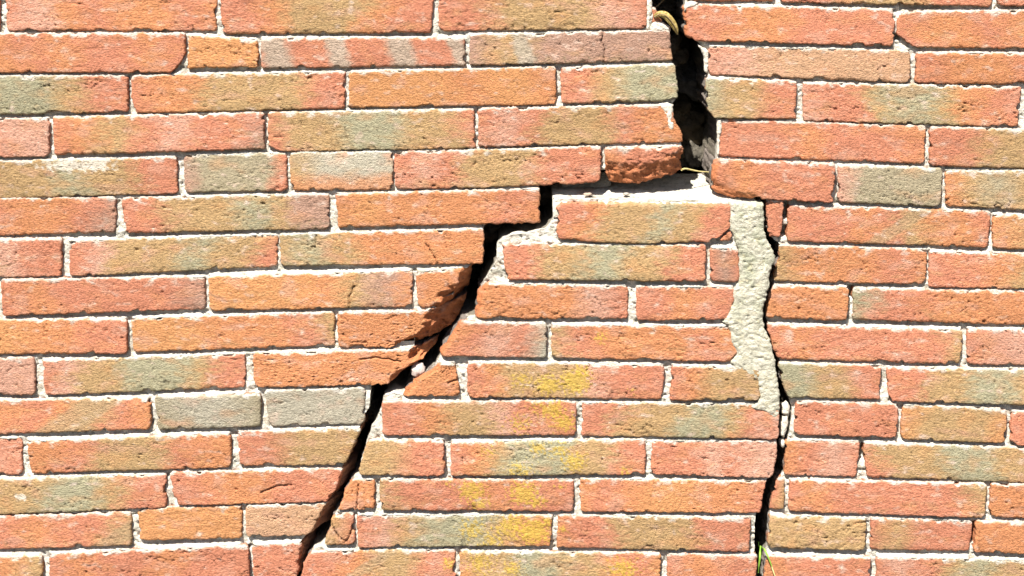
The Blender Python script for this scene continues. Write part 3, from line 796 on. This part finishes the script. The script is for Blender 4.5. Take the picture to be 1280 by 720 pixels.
# lime smeared over brick ends along the cracks
for pts, fb, th in (
    ([(822,130),(834,128),(842,131),(841,146),(843,160),(839,165),(835,160),(833,148),(828,138)], -2, 4),
    ([(814,30),(820,27),(829,28),(838,33),(839,40),(828,41),(815,40)], -6, 6),
    ([(806,0),(813,-6),(816,4),(816,14),(813,26),(813,38),(808,38)], -5, 4),
):
    lump('mortar_smear', pts, M_MORTAR, th, fb, white_col, 980 + int(pts[0][0]), dome=4, parent=section['L'], rough=.8)
for pts, fb, th in (
    ([(858,3),(866,1),(874,4),(868,9),(860,11),(856,16),(855,8)], -3, 5),
    ([(872,55),(880,60),(886,63),(886,80),(885,93),(881,90),(880,70),(876,62)], -5, 4),
    ([(896,150),(902,148),(903,160),(900,175),(900,192),(897,196),(897,170)], -3.5, 4),
):
    lump('mortar_smear', pts, M_MORTAR, th, fb, white_col, 990 + int(pts[0][0]), dome=4, parent=section['R'], rough=.8)

# mortar bed left lying on the top of the middle block, once under the bricks now lifted away
def build_ledge():
    xs = np.arange(691, 946, 2.0); ds = np.concatenate([np.arange(0, 40, 1.6), np.arange(40, 125, 3.5)])
    X, Dp = np.meshgrid(xs, ds)
    fr = float(sect_f('M', 250))
    top = 251.0 - 8.5 * sstep(0, 42, Dp) - 5 * sstep(30, 110, Dp)
    top = top - .8 * fbm(X / 22, Dp / 14, 1001, 3) - .5 * fbm(X / 5, Dp / 4, 1002, 2) + np.exp(-Dp / 1.5) * 2.5
    top = top + 2.5 * sstep(905, 925, X)
    F = fr - Dp - 3.5 + .6 * fbm(X / 7, Dp / 5, 1003, 2)
    V = np.stack([X, top, F], -1).reshape(-1, 3)
    nr, nc = X.shape; n = nr * nc
    i = np.arange(n).reshape(nr, nc)
    ring = np.concatenate([i[0, :], i[1:, -1], i[-1, -2::-1], i[-2:0:-1, 0]])
    b = V[ring].copy(); b[:, 1] += 16; b[:, 2] -= 1.5 * (b[:, 2] > fr - 4)
    cur = n + np.arange(len(ring))
    c = mortar_colors(V[:, 0] * 1.0, V[:, 2] * 1.0 + 500)
    pk = sstep(0, .4, fbm(V[:, 0] / 40, V[:, 2] / 25, 1004, 3)) * sstep(820, 740, V[:, 0])
    c = c + (np.array((0.60, 0.40, 0.30)) - c) * (.6 * pk)[:, None]
    c = np.concatenate([c, c[ring]])
    V = np.concatenate([V, b])
    faces = [grid_faces(nr, nc), np.stack([ring, np.roll(ring, -1), np.roll(cur, -1), cur], -1)]
    return make_mesh('mortar_bed', np.stack(W(V[:, 0], V[:, 1], V[:, 2]), -1), faces, M_MORTAR, c)
o = link('mortar_bed', build_ledge(), section['M'])
o['label'] = 'bare pale mortar ledge on top of the middle block'

# ------------------------------------------------------------------ loose things caught in the crack
def stone(name, centre, f, r, colour, seed, squash=(1, 1, 1), mat=M_STONE, jag=1.0):
    nu, nv = (22, 14) if jag == 1 else (30, 20)
    th = np.linspace(0, 2 * np.pi, nu, endpoint=False); ph = np.linspace(0.02, np.pi - 0.02, nv)
    PH, TH = np.meshgrid(ph, th, indexing='ij')
    dx, dy, dz = np.sin(PH) * np.cos(TH), np.cos(PH), np.sin(PH) * np.sin(TH)
    k = 1 + jag * (.22 * pn(dx * 1.4 + dz * .7, dy * 1.4 - dz, seed) + .10 * pn(dx * 3.5, dy * 3.5 + dz * 3, seed + 1)) - (jag > 1) * .35 * np.abs(pn(dx * 1.9 - dz, dy * 1.9 + dz, seed + 4))
    V = np.stack([dx * k * r * squash[0], dy * k * r * squash[1], dz * k * r * squash[2]], -1).reshape(-1, 3)
    faces = [grid_faces(nv, nu, wrap=True), np.arange(nu)[::-1][None], (np.arange(nu) + (nv - 1) * nu)[None]]
    c = np.repeat(np.array([colour]), len(V), 0) * (1 + .15 * pn(V[:, 0] / 2, V[:, 1] / 2, seed + 2))[:, None]
    me = make_mesh(name, np.stack([V[:, 0] * S, -V[:, 2] * S, -V[:, 1] * S], -1), faces, mat, np.clip(c, .02, .9))
    o = link(name, me); o.location = W(centre[0], centre[1], f)
    return o

def tube(name, pts, radii, mat, parent=None, sides=8, flat=1.0, ridges=0.0):
    """tapered stem through wall-unit points (x, y, f)"""
    P = np.array(pts, float)
    d = np.concatenate([[0], np.cumsum(np.sqrt((np.diff(P, axis=0) ** 2).sum(1)))]); d /= d[-1]
    t = np.linspace(0, 1, max(12, len(P) * 6))
    # smooth the path
    Q = np.stack([np.interp(t, d, P[:, k]) for k in range(3)], -1)
    for _ in range(3): Q[1:-1] = (Q[:-2] + 2 * Q[1:-1] + Q[2:]) / 4
    R = np.interp(t, np.linspace(0, 1, len(radii)), radii)
    tang = np.gradient(Q, axis=0); tang /= np.linalg.norm(tang, axis=1)[:, None] + 1e-9
    up = np.array([0, 0, 1.0])
    a = np.cross(tang, up); a /= np.linalg.norm(a, axis=1)[:, None] + 1e-9
    b = np.cross(tang, a)
    th = np.linspace(0, 2 * np.pi, sides, endpoint=False)
    rr = 1 + ridges * np.where(np.arange(sides) % 2, -1, 1)
    V = (Q[:, None] + a[:, None] * (np.cos(th) * rr)[None, :, None] * R[:, None, None] + b[:, None] * (np.sin(th) * rr)[None, :, None] * (R * flat)[:, None, None]).reshape(-1, 3)
    n = len(t)
    faces = [grid_faces(n, sides, wrap=True), np.arange(sides)[::-1][None], (np.arange(sides) + (n - 1) * sides)[None]]
    return link(name, make_mesh(name, np.stack(W(V[:, 0], V[:, 1], V[:, 2]), -1), faces, mat), parent)

tag(stone('pebble', (522, 464.5), -9, 9.0, (0.50, 0.42, 0.38), 31, (.95, 1.0, .9)),
    'rounded pinkish grey pebble wedged in the stepped crack', 'pebble')
tag(stone('stone_chip', (735, 243.5), -4, 3.4, (0.40, 0.31, 0.24), 41, (1.6, .55, 1)),
    'small brown chip lying leftmost on the mortar ledge', 'stone chip', 'chips on the mortar ledge')
tag(stone('stone_chip', (783, 243.5), -6, 3.0, (0.36, 0.32, 0.27), 43, (1.4, .6, 1)),
    'small grey chip lying midway along the mortar ledge', 'stone chip', 'chips on the mortar ledge')
tag(stone('stone_chip', (796, 247), 2, 2.2, (0.46, 0.40, 0.33), 45, (1.1, .7, 1)),
    'smallest chip lying near the front of the mortar ledge', 'stone chip', 'chips on the mortar ledge')
tag(stone('stone_chip', (648, 292.5), -3, 4.6, (0.64, 0.58, 0.50), 47, (1.7, .6, 1)),
    'flat white mortar chip lying on the step left of the middle block', 'stone chip')
for pts, lab, sd in (
    ([(979,508),(985,505),(989,510),(988,519),(983,522),(978,519)], 'uppermost squarish white mortar lump lodged in the thin right crack', 1101),
    ([(978,524),(986,520),(987,530),(985,541),(981,550),(976,546),(976,534)], 'longest white mortar lump lodged in the thin right crack', 1111),
    ([(976,553),(982,551),(983,558),(980,563),(976,560)], 'lowest small white mortar lump lodged in the thin right crack', 1121),
):
    tag(lump('mortar_lump', pts, M_MORTAR, 7, -9, white_col, sd, dome=4, rough=.7), lab, 'mortar lump', 'mortar lumps in the right crack')

# broken stones of the wall's heart showing in the wide crack
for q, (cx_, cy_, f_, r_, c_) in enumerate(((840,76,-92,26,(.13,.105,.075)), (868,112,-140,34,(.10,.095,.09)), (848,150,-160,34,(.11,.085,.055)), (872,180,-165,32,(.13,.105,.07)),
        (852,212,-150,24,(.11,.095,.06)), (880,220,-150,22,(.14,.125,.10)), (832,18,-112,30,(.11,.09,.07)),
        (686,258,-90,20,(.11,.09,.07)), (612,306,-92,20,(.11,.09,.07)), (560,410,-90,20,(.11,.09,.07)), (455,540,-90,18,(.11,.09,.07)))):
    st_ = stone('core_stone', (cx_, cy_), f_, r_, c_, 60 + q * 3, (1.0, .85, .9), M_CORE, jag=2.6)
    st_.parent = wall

# curled dry leaf: a ribbed blade rolled lengthwise, with its midrib
lf = bpy.data.objects.new('dry_leaf', None); col.objects.link(lf)
tag(lf, 'curled yellow dry leaf hanging over the brick edge at the top of the crack', 'leaf')
def leaf_blade():
    path = np.array([(818,21,-2),(824,17,2),(831,18,4),(837,24,4),(842,31,3),(845,37,2),(847,43,0)], float)
    t = np.linspace(0, 1, 40); k = np.linspace(0, 1, len(path))
    Q = np.stack([np.interp(t, k, path[:, i]) for i in range(3)], -1)
    for _ in range(4): Q[1:-1] = (Q[:-2] + 2 * Q[1:-1] + Q[2:]) / 4
    wd = 4.6 * np.sin(np.pi * np.clip(t * .86 + .12, 0, 1)) ** .7
    tan = np.gradient(Q, axis=0); tan /= np.linalg.norm(tan, axis=1)[:, None]
    a = np.cross(tan, (0, 0, 1.0)); a /= np.linalg.norm(a, axis=1)[:, None]
    V = []
    s = np.linspace(-1, 1, 15)
    for side in (0, -.7):
        ang = s * 1.25
        x = np.sin(ang) / np.sin(1.25); z = (np.cos(ang) - np.cos(1.25)) * .85
        z = z + .10 * np.cos(s * 14)
        V.append(Q[:, None] + a[:, None] * (x[None, :, None] * wd[:, None, None]) + np.array([0, 0, 1.0]) * (z[None, :, None] * wd[:, None, None] + side))
    n, m = len(t), len(s)
    V = np.concatenate([v.reshape(-1, 3) for v in V])
    i = np.arange(n * m).reshape(n, m)
    ring = np.concatenate([i[0, :], i[1:, -1], i[-1, -2::-1], i[-2:0:-1, 0]])
    faces = [grid_faces(n, m), grid_faces(n, m)[:, ::-1] + n * m, np.stack([ring, np.roll(ring, -1), np.roll(ring, -1) + n * m, ring + n * m], -1)]
    return make_mesh('blade', np.stack(W(V[:, 0], V[:, 1], V[:, 2]), -1), faces, M_LEAF)
link('blade', leaf_blade(), lf)
tube('midrib', [(818,21,1.6),(824,17,6),(831,18,8.3),(837,24,8),(842,31,6.6),(845,37,4.8),(847,43,1)], [.7, .6, .3], M_TWIG, lf, 6)
tag(tube('twig', [(821,12,-30),(829,6,-34),(838,-2,-40),(844,-8,-44)], [.9, .8, .6], M_TWIG), 'thin brown twig caught in the dark top of the crack', 'twig')
tag(tube('straw', [(853,214,-10),(858,213,-14),(866,216,-22),(878,220,-32),(892,223,-44)], [1.2, 1.0, .8, .6], M_STRAW), 'thin yellow straw lying across the foot of the wide crack', 'straw')

# little grass plant at the foot of the right crack
gr = bpy.data.objects.new('grass_sprout', None); col.objects.link(gr)
tag(gr, 'small bright green grass sprout growing from the thin right crack', 'grass')
for pts, rad, nm, mt in (
    ([(952,686,-8),(950,690,2),(949,697,5),(948,706,4),(948,716,0)], [.9, 1.4, 1.0, .4], 'grass_blade', M_GREEN),
    ([(952,686,-8),(955,685,4),(958,691,7),(961,698,8),(964,706,9)], [.8, 1.1, .9, .6], 'grass_blade', M_GREEN),
    ([(951,688,-8),(949,683,-2),(948,677,2)], [.6, .5, .3], 'grass_blade', M_GREEN),
    ([(963,704,9),(966,713,10),(970,723,10)], [.8, .7, .4], 'dry_stalk', M_STRAW),
):
    tube(nm, pts, rad, mt, gr, 8, .45)

# fine netting tucked into the shaded gap over the ledge
net = bpy.data.objects.new('netting_scrap', None); col.objects.link(net)
tag(net, 'scrap of fine grey netting in the shaded gap above the ledge', 'netting')
def net_threads(horizontal):
    V = []; Fc = []
    n0 = 0
    lines = [(v, True) for v in np.linspace(0, 1, 9)] if horizontal else [(u, False) for u in np.linspace(0, 1, 34)]
    for q, hz in lines:
        tt_ = np.linspace(0, 1, 34 if hz else 9)
        u, v = (tt_, np.full_like(tt_, q)) if hz else (np.full_like(tt_, q), tt_)
        x = 703 + 60 * u + 2 * v; y = 227 + 14 * v - 3 * u + 3 * np.sin(u * 5) * (1 - v) ; f = -26 - 8 * v + 5 * np.sin(u * 6 + v * 3)
        c = np.stack([x, y, f], -1); r = .28
        o4 = np.array([(r, 0, 0), (0, r, 0), (-r, 0, 0), (0, -r, 0)]) if not hz else np.array([(0, r, 0), (0, 0, r), (0, -r, 0), (0, 0, -r)])
        V.append((c[:, None] + o4[None]).reshape(-1, 3)); Fc.append(grid_faces(len(tt_), 4, n0, True)); n0 += len(tt_) * 4
    V = np.concatenate(V)
    return make_mesh('thread', np.stack(W(V[:, 0], V[:, 1], V[:, 2]), -1), Fc, M_NET)
tag(link('weft', net_threads(True), net), kind='stuff')
tag(link('warp', net_threads(False), net), kind='stuff')

# ------------------------------------------------------------------ ground
def build_ground():
    g = np.concatenate([-np.geomspace(60, 1.6, 14), np.linspace(-1.4, 1.4, 57), np.geomspace(1.6, 60, 14)])
    X, Y = np.meshgrid(g, g)
    Z = .012 * fbm(X * 3, Y * 3, 1200, 4) * (np.hypot(X, Y) < 6)
    Z = Z - .02 + 0.012 * (np.abs(Y) < .3)
    V = np.stack([X, Y, Z], -1).reshape(-1, 3)
    c = np.repeat(np.array([[0.10, 0.08, 0.055]]), len(V), 0) * (1 + .3 * fbm(V[:, 0] * 2, V[:, 1] * 2, 1201, 3))[:, None]
    return make_mesh('ground', V, [grid_faces(*X.shape)[:, ::-1]], M_CORE, np.clip(c, .03, 1))
tag(link('ground', build_ground()), 'bare sandy ground at the foot of the wall', kind='structure')
